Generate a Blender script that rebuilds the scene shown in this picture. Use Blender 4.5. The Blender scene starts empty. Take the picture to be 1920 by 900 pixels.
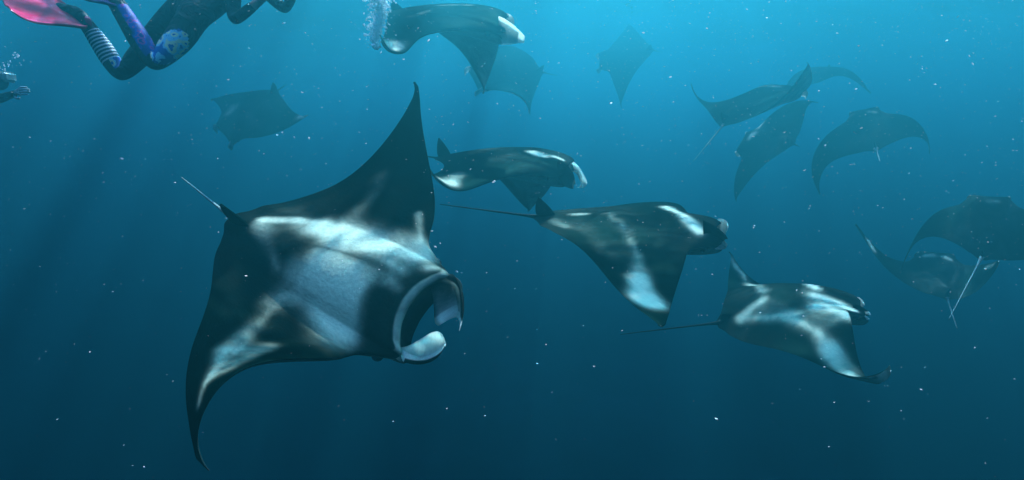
import bpy, bmesh, math, random, json
import numpy as np
from mathutils import Vector, Matrix
from mathutils.bvhtree import BVHTree
C=bpy.context.scene.collection
sc=bpy.context.scene
rng=random.Random(7); nr=np.random.RandomState(11)
# ---------------- camera, world, sun, exposure ----------------
F=1144.0; PITCH=math.radians(-9.0)      # focal length in photo pixels, camera pitch
cd=bpy.data.cameras.new('camera'); cam=bpy.data.objects.new('camera',cd); C.objects.link(cam)
cam.location=(0,0,0); cam.rotation_euler=(math.radians(90)+PITCH,0,0)
cd.sensor_fit='HORIZONTAL'; cd.sensor_width=36; cd.lens=36*F/1920; cd.clip_start=.05; cd.clip_end=500
sc.camera=cam
SUN_DIR=Vector((.11,.61,.79)).normalized()
elev=math.asin(SUN_DIR.z); azim=math.atan2(SUN_DIR.x,SUN_DIR.y)
w=bpy.data.worlds.new("World"); sc.world=w; w.use_nodes=True
wt=w.node_tree; bg=wt.nodes['Background']; sky=wt.nodes.new('ShaderNodeTexSky'); sky.sky_type='NISHITA'
sky.sun_disc=False; sky.sun_elevation=elev; sky.sun_rotation=azim
wt.links.new(sky.outputs[0],bg.inputs[0]); bg.inputs[1].default_value=0.15
sl=bpy.data.lights.new('sun','SUN'); sl.energy=3.6; sl.angle=math.radians(.5); sl.color=(1,.96,.9)
so=bpy.data.objects.new('sun',sl); C.objects.link(so); so.rotation_euler=SUN_DIR.to_track_quat('Z','Y').to_euler(); so.location=(0,0,30)
vs_=sc.view_settings; vs_.view_transform='Standard'; vs_.look='None'; vs_.gamma=1; vs_.use_curve_mapping=False
vs_.exposure=3.42
cy=sc.cycles; cy.volume_bounces=0; cy.max_bounces=8; cy.transparent_max_bounces=12; cy.use_denoising=True
cy.volume_max_steps=64
# ---------------- helpers ----------------
def link(name,me,mat=None,parent=None):
    o=bpy.data.objects.new(name,me); C.objects.link(o)
    if mat is not None: me.materials.append(mat)
    if parent is not None: o.parent=parent
    return o
def tag(o,label=None,cat=None,group=None,kind=None):
    if label: o['label']=label
    if cat: o['category']=cat
    if group: o['group']=group
    if kind: o['kind']=kind
    return o
def mesh(name,verts,faces,smooth=True):
    me=bpy.data.meshes.new(name); me.from_pydata([tuple(map(float,v)) for v in verts],[],faces); me.validate(); me.update()
    if smooth: me.polygons.foreach_set('use_smooth',[True]*len(me.polygons))
    return me
def mat(name):
    m=bpy.data.materials.new(name); m.use_nodes=True; nt=m.node_tree; return m,nt,nt.nodes['Principled BSDF'],nt.nodes['Material Output']
def node(nt,t,**k):
    n=nt.nodes.new(t)
    for a,b in k.items():
        if a.startswith('i_'):
            key=a[2:]; key=int(key) if key.isdigit() else key.replace('_',' ')
            n.inputs[key].default_value=b
        else: setattr(n,a,b)
    return n
def grid_faces(nv,nu,loop=False):
    f=[]
    for i in range(nv-1):
        for j in range(nu if loop else nu-1):
            a=i*nu+j;b=i*nu+(j+1)%nu; f.append((a,b,b+nu,a+nu))
    return f

# ---------------- water: volume, surface, seabed ----------------
SURF=2.9
def build_haze():
    m=bpy.data.materials.new('sea_water_volume'); m.use_nodes=True; nt=m.node_tree; nt.nodes.clear()
    out=nt.nodes.new('ShaderNodeOutputMaterial'); v=nt.nodes.new('ShaderNodeVolumePrincipled')
    d=.24
    v.inputs['Density'].default_value=d
    v.inputs['Color'].default_value=((.024,.33,.425)[0],(.024,.33,.425)[1],(.024,.33,.425)[2],1)
    v.inputs['Absorption Color'].default_value=((.06,.345,.77)[0],(.06,.345,.77)[1],(.06,.345,.77)[2],1)
    v.inputs['Anisotropy'].default_value=.865
    nt.links.new(v.outputs[0],out.inputs['Volume'])
    x0,x1,y0,y1,z0,z1=-75,75,-40,120,-17,SURF+.9
    V=[(x,y,z) for z in (z0,z1) for y in (y0,y1) for x in (x0,x1)]
    Fc=[(0,2,3,1),(4,5,7,6),(0,1,5,4),(2,6,7,3),(0,4,6,2),(1,3,7,5)]
    o=link('haze',mesh('haze',V,Fc,False),m); tag(o,kind='stuff',label='blue sea water filling the whole view')
def wave(x,y):
    z=0
    for (kx,ky,a,p) in WAVES: z=z+a*np.sin(kx*x+ky*y+p)
    z=z-.95*np.exp(-((x+7.2)**2/14+(y-8.6)**2/7))-.75*np.exp(-((x-8.6)**2/12+(y-9.6)**2/6))   # troughs of the swell
    return z
WAVES=[]
for i in range(26):
    L=10**rng.uniform(math.log10(.45),math.log10(9)); th=rng.gauss(.9,.6); k=2*math.pi/L
    WAVES.append((k*math.cos(th),k*math.sin(th),.0125*L**.9*rng.uniform(.5,1.1),rng.uniform(0,6.28)))
def build_surface():
    # graded grid: fine close to the camera, coarse far away
    def axis(a,b,n,c,pw):
        t=np.linspace(-1,1,n); s=np.sign(t)*np.abs(t)**pw
        return np.where(s<0,c+(c-a)*s,c+(b-c)*s)
    xs=axis(-70,70,420,0,1.7); ys=axis(-34,112,460,6,1.8)
    X,Y=np.meshgrid(xs,ys); Z=SURF+wave(X,Y)
    V=np.stack([X.ravel(),Y.ravel(),Z.ravel()],1)
    me=mesh('sea_surface',V,grid_faces(len(ys),len(xs)))
    m=bpy.data.materials.new('sea_surface'); m.use_nodes=True; nt=m.node_tree; nt.nodes.clear()
    out=nt.nodes.new('ShaderNodeOutputMaterial')
    tr=node(nt,'ShaderNodeBsdfTransparent'); tr.inputs[0].default_value=(1,1,1,1)
    gl=node(nt,'ShaderNodeBsdfGlossy'); gl.inputs['Roughness'].default_value=.03; gl.inputs[0].default_value=(.97,.97,.97,1)
    lw=node(nt,'ShaderNodeLayerWeight'); lw.inputs[0].default_value=.5
    rp=node(nt,'ShaderNodeMapRange',interpolation_type='SMOOTHSTEP'); rp.inputs[1].default_value=.12; rp.inputs[2].default_value=.35   # total internal reflection beyond the critical angle
    rp.inputs[3].default_value=.03; rp.inputs[4].default_value=1
    mx=node(nt,'ShaderNodeMixShader')
    tc=node(nt,'ShaderNodeTexCoord'); nz=node(nt,'ShaderNodeTexNoise'); nz.inputs['Scale'].default_value=1.8; nz.inputs['Detail'].default_value=3
    bp=node(nt,'ShaderNodeBump'); bp.inputs['Strength'].default_value=.9; bp.inputs['Distance'].default_value=.2
    L=nt.links.new
    L(tc.outputs['Object'],nz.inputs['Vector']); L(nz.outputs[0],bp.inputs['Height']); L(bp.outputs[0],gl.inputs['Normal']); L(bp.outputs[0],lw.inputs['Normal'])
    L(lw.outputs['Facing'],rp.inputs[0]); L(rp.outputs[0],mx.inputs[0]); L(tr.outputs[0],mx.inputs[1]); L(gl.outputs[0],mx.inputs[2]); L(mx.outputs[0],out.inputs['Surface'])
    o=link('sea_surface',me,m); tag(o,kind='structure',label='rippled underside of the sea surface')
def build_seabed():
    t=np.linspace(-1,1,260); ax=lambda a,b,c,n: np.where(t<0,c+(c-a)*np.sign(t)*np.abs(t)**1.9,c+(b-c)*np.abs(t)**1.9)
    xs=ax(-72,72,2,0); ys=ax(-36,116,9,0); X,Y=np.meshgrid(xs,ys)
    Z=-13.5+.9*np.sin(X*.21+1)*np.cos(Y*.17)+.5*np.sin(X*.5+Y*.37)+.25*np.sin(X*1.3-Y*.9)
    rough=.22*np.sin(X*1.9+.6*Y)*np.cos(Y*1.6-.5*X)+.12*np.sin(X*3.7-Y*2.3)*np.sin(Y*2.9+1)+.06*np.sin(X*6.3+Y*5.1+np.sin(Y*2))
    for (cx,cy_,r,top) in [(1.5,10.5,5,-8.4),(7,13.0,5,-8.6),(3,24,9,-9.5),(14,32,9,-9),(-16,34,9,-9.5)]:
        k=np.exp(-(((X-cx)**2+(Y-cy_)**2)/r**2)**1.5); Z=np.maximum(Z,-13.5+(top+13.5)*k+rough*k)
    m,nt,b,_=mat('reef_rock'); b.inputs['Roughness'].default_value=.95
    nz=node(nt,'ShaderNodeTexNoise'); nz.inputs['Scale'].default_value=.8; nz.inputs['Detail'].default_value=6
    cr_=node(nt,'ShaderNodeValToRGB'); cr_.color_ramp.elements[0].color=(.008,.014,.014,1); cr_.color_ramp.elements[1].color=(.03,.045,.04,1)
    tc=node(nt,'ShaderNodeTexCoord'); nt.links.new(tc.outputs['Object'],nz.inputs[0]); nt.links.new(nz.outputs[0],cr_.inputs[0]); nt.links.new(cr_.outputs[0],b.inputs['Base Color'])
    o=link('seabed',mesh('seabed',np.stack([X.ravel(),Y.ravel(),Z.ravel()],1),grid_faces(len(ys),len(xs))),m); tag(o,kind='structure',label='dark reef far below the rays')
build_haze(); build_surface(); build_seabed()

# ---- manta body model -------------------------------------------------
LE_S=[0,.06,.12,.165,.20,.25,.30,.38,.48,.58,.68,.78,.86,.93,.97,1.0]
LE_X=[.43,.435,.45,.46,.40,.32,.29,.265,.225,.165,.085,-.02,-.125,-.24,-.315,-.385]
TE_S=[0,.03,.07,.12,.20,.30,.40,.50,.60,.70,.80,.88,.94,.98,1.0]
TE_X=[-.50,-.495,-.465,-.44,-.40,-.345,-.295,-.258,-.235,-.23,-.245,-.275,-.31,-.355,-.39]
TH_S=[0,.08,.15,.20,.28,.38,.5,.65,.8,.92,1.0]
TH_Z=[.115,.112,.10,.086,.066,.048,.034,.022,.014,.008,.003]
def cr(x,xs,ys):
    # smooth (catmull-rom) interpolation
    xs=np.asarray(xs,float); ys=np.asarray(ys,float); x=np.clip(x,xs[0],xs[-1])
    m=np.gradient(ys,xs)
    i=np.clip(np.searchsorted(xs,x,side='right')-1,0,len(xs)-2)
    h=xs[i+1]-xs[i]; t=(x-xs[i])/h
    return (2*t**3-3*t**2+1)*ys[i]+(t**3-2*t**2+t)*h*m[i]+(-2*t**3+3*t**2)*ys[i+1]+(t**3-t**2)*h*m[i+1]
def rotm(r):
    a=np.linalg.norm(r)
    if a<1e-9: return np.eye(3)
    k=r/a; K=np.array([[0,-k[2],k[1]],[k[2],0,-k[0]],[-k[1],k[0],0]])
    return np.eye(3)+math.sin(a)*K+(1-math.cos(a))*K@K
# params: 0:3 pos(px,py,depth)  3:6 rotvec  6 scale  7 body pitch bend
# 8:16 left wing, 16:24 right wing : d1 d2 d3 (dihedral) w1 w2 (sweep) t1 t2 (twist) k (camber)
NP=24
FU=np.array([0,.5,1.]); FV=np.array([-1,-.7,-.42,-.15,.15,.42,.7,1.])
RBF=np.array([(u,v) for u in FU for v in FV])
def unproj(px,py,d):
    # point at distance d along the camera's forward axis
    x=(px-960)/F*d; z=(450-py)/F*d
    c,s=math.cos(PITCH),math.sin(PITCH)
    return np.array([x, d*c-z*s, d*s+z*c])
def proj(P):
    c,s=math.cos(PITCH),math.sin(PITCH)
    y=P[:,1]*c+P[:,2]*s; z=-P[:,1]*s+P[:,2]*c
    return np.stack([960+F*P[:,0]/y, 450-F*z/y],1), y
_S=np.linspace(0,1,101)
def deform(p,X,V,Hh,ffd=None,U=None):
    """X chord coordinate, V signed span (-1..1), Hh height off the mid surface, all in half-span units"""
    s=np.abs(V); out=np.zeros((len(X),3))
    le=cr(s,LE_S,LE_X); te=cr(s,TE_S,TE_X); xm=(le+te)*.5
    for sg,w in ((1,p[8:16]),(-1,p[16:24])):
        m=(V>=0) if sg>0 else (V<0)
        if not m.any(): continue
        q=np.clip((_S-.12)/.88,0,1)
        phi=w[0]*q+w[1]*q**2+w[2]*q**4
        dy=np.cos(phi)/100; dz=np.sin(phi)/100
        Y=np.concatenate([[0],np.cumsum((dy[1:]+dy[:-1])/2)]); Z=np.concatenate([[0],np.cumsum((dz[1:]+dz[:-1])/2)])
        ss=s[m]; qq=np.clip((ss-.12)/.88,0,1)
        ph=np.interp(ss,_S,phi); yy=np.interp(ss,_S,Y); zz=np.interp(ss,_S,Z)
        tau=w[5]*qq+w[6]*qq**2
        dx=X[m]-xm[m]; h=Hh[m]-w[7]*qq*dx*dx*2
        ct,st=np.cos(tau),np.sin(tau)
        x2=xm[m]+dx*ct-h*st; h2=dx*st+h*ct
        x2=x2+w[3]*qq**2+w[4]*qq**4
        out[m,0]=x2; out[m,1]=sg*(yy-h2*np.sin(ph)); out[m,2]=zz+h2*np.cos(ph)
    out[:,2]-=p[7]*out[:,0]**2
    R=rotm(np.asarray(p[3:6]))
    W=out@R.T*p[6]+unproj(*p[0:3])
    if ffd is not None:
        if U is None: U=(le-X)/(le-te+1e-9)
        d=((U[:,None]-RBF[None,:,0])/.55)**2+((V[:,None]-RBF[None,:,1])/.30)**2
        k=np.exp(-d); k=k/(k.sum(1,keepdims=True)+1e-3)
        W=W+k@np.asarray(ffd).reshape(-1,3)
    return W
def hprof(u):
    u=np.clip(u,0,1)
    return np.sqrt(u+1e-9)*(1-u)**.85*1.55
def lipe(v): return np.sqrt(np.clip(1-(np.abs(v)/.175)**2.6,0,1))
def ht(u,v,mo=1.):   # top height
    return np.interp(np.abs(v),TH_S,TH_Z)*hprof(u)+.045*mo*lipe(v)*(1-u)**3
def hb(u,v,mo=1.):
    return .75*np.interp(np.abs(v),TH_S,TH_Z)*hprof(u)+.085*mo*lipe(v)*(1-u)**2

# ---------------- manta rays ----------------
def skin_material(name,dark,pale,thin=0.):
    m,nt,b,_=mat(name); L=nt.links.new
    at=node(nt,'ShaderNodeAttribute',attribute_name='pale'); uv=node(nt,'ShaderNodeAttribute',attribute_name='rest')
    n1=node(nt,'ShaderNodeTexNoise'); n1.inputs['Scale'].default_value=6; n1.inputs['Detail'].default_value=6; n1.inputs['Roughness'].default_value=.6
    n2=node(nt,'ShaderNodeTexNoise'); n2.inputs['Scale'].default_value=70; n2.inputs['Detail'].default_value=4
    n1.inputs['Distortion'].default_value=.6
    L(uv.outputs['Vector'],n1.inputs['Vector']); L(uv.outputs['Vector'],n2.inputs['Vector'])
    # broken edges: pale + pale*(1-pale)*noise
    s=node(nt,'ShaderNodeMath',operation='SUBTRACT'); s.inputs[1].default_value=.5; L(n1.outputs[0],s.inputs[0])
    k=node(nt,'ShaderNodeMath',operation='MULTIPLY'); k.inputs[1].default_value=2.1; L(s.outputs[0],k.inputs[0])
    one=node(nt,'ShaderNodeMath',operation='ADD'); one.inputs[1].default_value=1; L(k.outputs[0],one.inputs[0])
    ml=node(nt,'ShaderNodeMath',operation='MULTIPLY',use_clamp=True); L(at.outputs['Fac'],ml.inputs[0]); L(one.outputs[0],ml.inputs[1])
    mr=node(nt,'ShaderNodeMapRange',interpolation_type='SMOOTHSTEP'); mr.inputs[1].default_value=0.02; mr.inputs[2].default_value=.95; L(ml.outputs[0],mr.inputs[0])
    mx=node(nt,'ShaderNodeMix',data_type='RGBA'); L(mr.outputs[0],mx.inputs[0]); mx.inputs[6].default_value=(*dark,1); mx.inputs[7].default_value=(*pale,1)
    # small pale flecks and scratches scattered over the back
    vo=node(nt,'ShaderNodeTexVoronoi'); vo.inputs['Scale'].default_value=17; L(uv.outputs['Vector'],vo.inputs['Vector'])
    vr=node(nt,'ShaderNodeMapRange'); vr.inputs[1].default_value=.09; vr.inputs[2].default_value=.03; vr.inputs[3].default_value=0; vr.inputs[4].default_value=.035; L(vo.outputs['Distance'],vr.inputs[0])
    wv=node(nt,'ShaderNodeTexWave',wave_type='BANDS'); wv.inputs['Scale'].default_value=2.3; wv.inputs['Distortion'].default_value=9; wv.inputs['Detail'].default_value=4; wv.inputs['Detail Scale'].default_value=2.2; L(uv.outputs['Vector'],wv.inputs['Vector'])
    wr=node(nt,'ShaderNodeMapRange'); wr.inputs[1].default_value=.985; wr.inputs[2].default_value=1.; wr.inputs[3].default_value=0; wr.inputs[4].default_value=.0; L(wv.outputs['Fac'],wr.inputs[0])
    ad=node(nt,'ShaderNodeMath',operation='ADD'); L(vr.outputs[0],ad.inputs[0]); L(wr.outputs[0],ad.inputs[1])
    a2=node(nt,'ShaderNodeMath',operation='ADD',use_clamp=True); L(ad.outputs[0],a2.inputs[0]); L(mr.outputs[0],a2.inputs[1]); L(a2.outputs[0],mx.inputs[0])
    # fine mottling
    mm=node(nt,'ShaderNodeMapRange'); mm.inputs[1].default_value=.3; mm.inputs[2].default_value=.7; mm.inputs[3].default_value=.84; mm.inputs[4].default_value=1.06; L(n2.outputs[0],mm.inputs[0])
    mu=node(nt,'ShaderNodeMix',data_type='RGBA',blend_type='MULTIPLY'); mu.inputs[0].default_value=1; L(mx.outputs[2],mu.inputs[6]); L(mm.outputs[0],mu.inputs[7])
    nt.nodes.remove(b); df=node(nt,'ShaderNodeBsdfDiffuse'); gs=node(nt,'ShaderNodeBsdfGlossy'); gs.inputs['Roughness'].default_value=.42; gs.inputs[0].default_value=(.3,1,.8,1); ms=node(nt,'ShaderNodeMixShader'); ms.inputs[0].default_value=.001
    L(mu.outputs[2],df.inputs['Color']); 
    if thin:
        tl=node(nt,'ShaderNodeBsdfTranslucent'); m0=node(nt,'ShaderNodeMixShader'); m0.inputs[0].default_value=thin; L(mu.outputs[2],tl.inputs['Color']); L(df.outputs[0],m0.inputs[1]); L(tl.outputs[0],m0.inputs[2]); L(m0.outputs[0],ms.inputs[1])
    else: L(df.outputs[0],ms.inputs[1])
    L(gs.outputs[0],ms.inputs[2]); L(ms.outputs[0],_.inputs['Surface'])
    bp=node(nt,'ShaderNodeBump'); bp.inputs['Strength'].default_value=.25; bp.inputs['Distance'].default_value=.01; L(n2.outputs[0],bp.inputs['Height']); L(bp.outputs[0],df.inputs['Normal']); L(bp.outputs[0],gs.inputs['Normal'])
    return m
DARK=(.0001,.0018,.0014); PALE=(.46,.53,.39)
SKIN=skin_material('manta_skin',DARK,PALE); THIN=skin_material('thin_fin_skin',DARK,(.84,.93,.84),.72)
def simple(name,col,rough=.5,**k):
    m,nt,b,_=mat(name); b.inputs['Base Color'].default_value=(*col,1); b.inputs['Roughness'].default_value=rough
    nz=node(nt,'ShaderNodeTexNoise'); nz.inputs['Scale'].default_value=60; bp=node(nt,'ShaderNodeBump'); bp.inputs['Strength'].default_value=.2; bp.inputs['Distance'].default_value=.004
    nt.links.new(nz.outputs[0],bp.inputs['Height']); nt.links.new(bp.outputs[0],b.inputs['Normal'])
    for a,v in k.items(): b.inputs[a.replace('_',' ')].default_value=v
    return m
TAILM=simple('tail_skin',(.003,.006,.006),.7,IOR=1.08); TAILP=simple('pale_tail_skin',(.16,.22,.20),.7,IOR=1.08); EYEM=simple('eye',(.015,.02,.03),.1)
def add_attr(me,name,vals):
    a=me.attributes.new(name,'FLOAT','POINT'); a.data.foreach_set('value',np.asarray(vals,np.float32))
def add_vec(me,name,vals):
    a=me.attributes.new(name,'FLOAT_VECTOR','POINT'); a.data.foreach_set('vector',np.asarray(vals,np.float32).ravel())
def seg_dist(P,a,b):
    d=b-a; t=np.clip(((P-a)@d)/(d@d+1e-12),0,1); return np.linalg.norm(P-(a+t[:,None]*d),axis=1)
def xat(u,v):
    le=cr(np.abs(v),LE_S,LE_X);te=cr(np.abs(v),TE_S,TE_X); return le+(te-le)*u
def build_manta(name,label,data,nv=121,nu=28,mo=1.,fins=None,tail=None,tail_pale=False,tail_r=.012,eye=True,dorsal=(.10,.115),finscale=1.,lean=.45):
    p=np.array(data['p']);ffd=np.array(data['ffd'])
    t=np.linspace(-1,1,nv); vs=np.sign(t)*np.abs(t)**1.0
    # chord samples, denser at both edges
    a=np.linspace(0,math.pi,nu); us=(1-np.cos(a))/2
    K=12
    U=[];V=[];X=[];Hh=[];kind=[]
    for v in vs:
        e=float(lipe(v)); 
        for u in us[::-1]: U.append(u);V.append(v);X.append(float(xat(u,v)));Hh.append(float(ht(u,v,mo)));kind.append(0)
        le=float(xat(0,v)); hu=.045*mo*e; hl=-.085*mo*e; dep=.30*e
        for k in range(1,K):
            s=k/K; ang=s*math.pi
            # superellipse fold into the head
            cx=abs(math.sin(ang))**.55; cz=math.copysign(abs(math.cos(ang))**.8,math.cos(ang))
            h=(hu+hl)/2+cz*(hu-hl)/2*(1-.12*cx)
            U.append(0);V.append(v);X.append(le-dep*cx);Hh.append(h);kind.append(2)
        for u in us[:-1]: U.append(u);V.append(v);X.append(float(xat(u,v)));Hh.append(-float(hb(u,v,mo)));kind.append(1)
    U=np.array(U);V=np.array(V);X=np.array(X);Hh=np.array(Hh);kind=np.array(kind)
    nl=2*nu-1+K-1
    W=deform(p,X,V,Hh,ffd,U)
    # pale amount per vertex: pigment, with some sun and shade painted in
    pale=np.zeros(len(W)); top=kind==0
    for pts,r,s in data['pat']:  # markings; the ridge stroke of m02 paints sun-lit speckles
        q=np.array(pts); B=deform(p,xat(q[:,0],q[:,1]),q[:,1],ht(q[:,0],q[:,1],mo),ffd,q[:,0])
        D=np.min([seg_dist(W,B[i],B[i+1]) for i in range(len(B)-1)],axis=0)
        D=np.abs(D+r*.30*(np.sin(11*X+7*V+r*90)+np.sin(17*V-9*X+r*50))*np.clip(D/r,0,1))
        g=abs(s)*np.exp(-(D/(r*1.3))**1.7)
        pale=np.where(top,(1-(1-pale)*(1-g)) if s>0 else pale*(1-g),pale)  # negative strokes: dark spots, and on m01 a painted shadow and crease
    pale=np.where(top&(U<.022)&(lipe(V)>.3)&(data['seed']==0),.5,pale); pale=np.where(top,np.maximum(pale,(.11 if nv>150 else .15)*np.exp(-(V/.55)**2)*(.75+.25*np.sin(9*X+3*V)*np.cos(7*V+2))),pale)  # m01's pale lip rim is widened in place of a lit mouth interior
    av=np.abs(V)
    bel=.80*(1-.85*np.clip((U-.62)/.3,0,1)*np.clip(av*2.5,0,1))*(1-.35*np.clip((av-.6)/.4,0,1))
    bel=bel*np.clip(U/.03,0,1)**.5
    pale=np.where(kind==1,bel,pale); pale=np.where(kind==2,np.where(lipe(V)>0,.95,.3),pale)
    rest=np.stack([X,V,Hh],1)+np.array([data['seed']*7.3,0,0])
    org=W[np.argmin((U-.5)**2+V**2+(kind*5))].copy()
    # outer loop faces
    faces=[]
    for i in range(nv-1):
        for j in range(nl):
            b0=i*nl+j;b1=i*nl+(j+1)%nl; faces.append((b0,b0+nl,b1+nl,b1))
    me=mesh('body',W-org,faces)
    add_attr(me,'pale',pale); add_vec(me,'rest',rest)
    bm=bmesh.new(); bm.from_mesh(me); bmesh.ops.remove_doubles(bm,verts=bm.verts,dist=2e-5)
    bmesh.ops.recalc_face_normals(bm,faces=bm.faces); bm.to_mesh(me); bm.free()
    root=bpy.data.objects.new('manta_ray',None); C.objects.link(root); root.location=org; root.empty_display_size=.2
    tag(root,label,'manta ray',GROUP)
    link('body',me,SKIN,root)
    # dorsal fin
    fl,fh=dorsal
    V2=[];n=9
    prof=[(0,0),(.12,.45),(.3,.85),(.52,1.0),(.72,.86),(.88,.45),(1,0)]   # along length front->back, height
    rows=7
    Vd=[];pv=[]
    for r in range(rows):
        hh=r/(rows-1)
        mid=-.375-fl*.5-fl*lean*hh; hc=fl*.5*(1-hh**1.7)+.004; xf=mid+hc; xb=mid-hc
        for s in range(9):
            q=s/8; th=.016*math.sin(math.pi*q)**.8*(1-.75*hh)
            for sg in (1,-1): pv.append((xf+(xb-xf)*q, sg*th, .012+fh*hh))
    pv=np.array(pv); Wd=deform(p,np.clip(pv[:,0],-.6,1),np.full(len(pv),0.)+1e-6,pv[:,2],ffd,np.clip((.43-pv[:,0])/.93,0,1))
    e0=deform(p,np.array([-.45]),np.array([0.03]),np.array([0.]),ffd)-deform(p,np.array([-.45]),np.array([-0.03]),np.array([0.]),ffd)
    e0/=np.linalg.norm(e0); Wd=Wd+pv[:,1:2]*e0*p[6]-org
    fc=[]
    idx=lambda r,s,g:(r*9+s)*2+g
    for r in range(rows-1):
        for s in range(8):
            fc.append((idx(r,s,0),idx(r,s+1,0),idx(r+1,s+1,0),idx(r+1,s,0))); fc.append((idx(r,s,1),idx(r+1,s,1),idx(r+1,s+1,1),idx(r,s+1,1)))
        fc.append((idx(r,0,0),idx(r+1,0,0),idx(r+1,0,1),idx(r,0,1))); fc.append((idx(r,8,0),idx(r,8,1),idx(r+1,8,1),idx(r+1,8,0)))
    for s in range(8): fc.append((idx(rows-1,s,0),idx(rows-1,s+1,0),idx(rows-1,s+1,1),idx(rows-1,s,1)))
    md=mesh('dorsal_fin',Wd,fc); add_attr(md,'pale',[.03]*len(pv)); add_vec(md,'rest',pv); link('dorsal_fin',md,SKIN,root)
    # tail: tapered, slightly sagging whip
    tb=deform(p,np.array([-.47]),np.array([1e-6]),np.array([0.0]),ffd,np.array([1.]))[0]
    if tail:
        tp=unproj(tail[0],tail[1],tail[2])
        via=[unproj(*q) for q in tail[3:]] 
        pts=[tb]+via+[tp]; pts=np.array(pts)
        tt=np.linspace(0,1,len(pts)); ts=np.linspace(0,1,26)
        cl=np.stack([cr(ts,tt,pts[:,i]) for i in range(3)],1)
        Vt=[];n=8
        for i,c in enumerate(cl):
            d=cl[min(i+1,25)]-cl[max(i-1,0)]; d/=np.linalg.norm(d); a=np.cross(d,[0,0,1.]); a/=np.linalg.norm(a)+1e-9; b=np.cross(d,a)
            r=tail_r*(1-.72*ts[i])*(1+1.6*math.exp(-ts[i]*14)); 
            for k in range(n): th=2*math.pi*k/n; Vt.append(c+(a*math.cos(th)+b*math.sin(th))*r-org)
        ft=grid_faces(26,n,True)+[tuple(range(n))[::-1],tuple(25*n+k for k in range(n))]
        link('tail',mesh('tail',Vt,ft),TAILP if tail_pale else TAILM,root)
    # cephalic fins
    for side in (1,-1):
        if fins and side in fins:
            secs=fins[side]['secs']; S=[]
            for (e0_,e1_,dd) in secs: S.append((unproj(e0_[0],e0_[1],dd),unproj(e1_[0],e1_[1],dd+fins[side].get('tilt',0))))
            bulge=fins[side]['bulge']; pal=fins[side]['pale']
        else:
            fs=finscale
            base=[((0,.160,.040),(0,.160,-.055)),((.055,.182,.03),(.045,.178,-.075)),((.11,.19,.01),(.085,.185,-.10)),((.155,.18,-.03),(.11,.172,-.125)),((.17,.16,-.08),(.125,.155,-.15)),((.165,.135,-.12),(.135,.135,-.155))]
            cc=[]
            for A_,B_ in base: cc.append((.445+A_[0]*fs,side*(.16+(A_[1]-.16)*fs),.04+(A_[2]-.04)*fs));cc.append((.445+B_[0]*fs,side*(.16+(B_[1]-.16)*fs),-.055+(B_[2]+.055)*fs))
            cc=np.array(cc); Wc=deform(p,cc[:,0],cc[:,1],cc[:,2],ffd,np.zeros(len(cc)))
            S=[(Wc[2*i],Wc[2*i+1]) for i in range(len(base))]
            bulge=None; pal=None
        E0=np.array([s[0] for s in S]);E1=np.array([s[1] for s in S]); tt=np.linspace(0,1,len(S)); ns=22; nw=13; ts=np.linspace(0,1,ns)
        A0=np.stack([cr(ts,tt,E0[:,i]) for i in range(3)],1);A1=np.stack([cr(ts,tt,E1[:,i]) for i in range(3)],1)
        bx=deform(p,np.array([.45,.45]),np.array([side*.16,side*.13]),np.array([0.,0.]),ffd,np.zeros(2)); inward=(bx[1]-bx[0]);inward/=np.linalg.norm(inward)
        bl=np.array(bulge) if bulge is not None else -inward*.03*p[6]/1.6
        Vf=[];pa=[];rs=[]
        for g in (0,1):
            for i in range(ns):
                for j in range(nw):
                    q=j/(nw-1); c=A0[i]*(1-q)+A1[i]*q+bl*math.sin(math.pi*q)*min(1,ts[i]*3+.2)
                    edge=math.sin(math.pi*q)**.5*min(1,(1-ts[i])*6+.12)
                    c=c+(inward if g==0 else -inward)*.011*p[6]*edge
                    Vf.append(c-org)
                    if pal is not None: pv_=pal(ts[i],q,g)
                    else: pv_=(.95 if g==0 else .22+.7*max(0,(ts[i]-.62)/.38)**2+.5*max(0,abs(q-.5)*2-.75)*4)
                    pa.append(pv_); rs.append((ts[i]*.3,q*.12+side,g))
        ff_=grid_faces(ns,nw); m_=ns*nw
        ff_=ff_+[tuple(m_+k for k in f[::-1]) for f in grid_faces(ns,nw)]
        for i in range(ns-1):
            for j in (0,nw-1):
                a0=i*nw+j;b0=(i+1)*nw+j; ff_.append((a0,b0,b0+m_,a0+m_))
        for j in range(nw-1):
            for i in (0,ns-1): a0=i*nw+j; ff_.append((a0,a0+1,a0+1+m_,a0+m_))
        mf=mesh('cephalic_fin',Vf,ff_); add_attr(mf,'pale',pa); add_vec(mf,'rest',rs)
        bm=bmesh.new();bm.from_mesh(mf);bmesh.ops.recalc_face_normals(bm,faces=bm.faces);bm.to_mesh(mf);bm.free()
        link('cephalic_fin',mf,THIN,root)
        if eye:
            ec=deform(p,np.array([.375]),np.array([side*.196]),np.array([-.012]),ffd,np.array([.05]))[0]
            bm=bmesh.new();bmesh.ops.create_uvsphere(bm,u_segments=16,v_segments=10,radius=.019*p[6])
            me_=bpy.data.meshes.new('eye');bm.to_mesh(me_);bm.free();me_.polygons.foreach_set('use_smooth',[True]*len(me_.polygons))
            eo=link('eye',me_,EYEM,root); eo.location=Vector(ec-org)
    return root,org
GROUP='manta rays feeding together in blue water'

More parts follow.
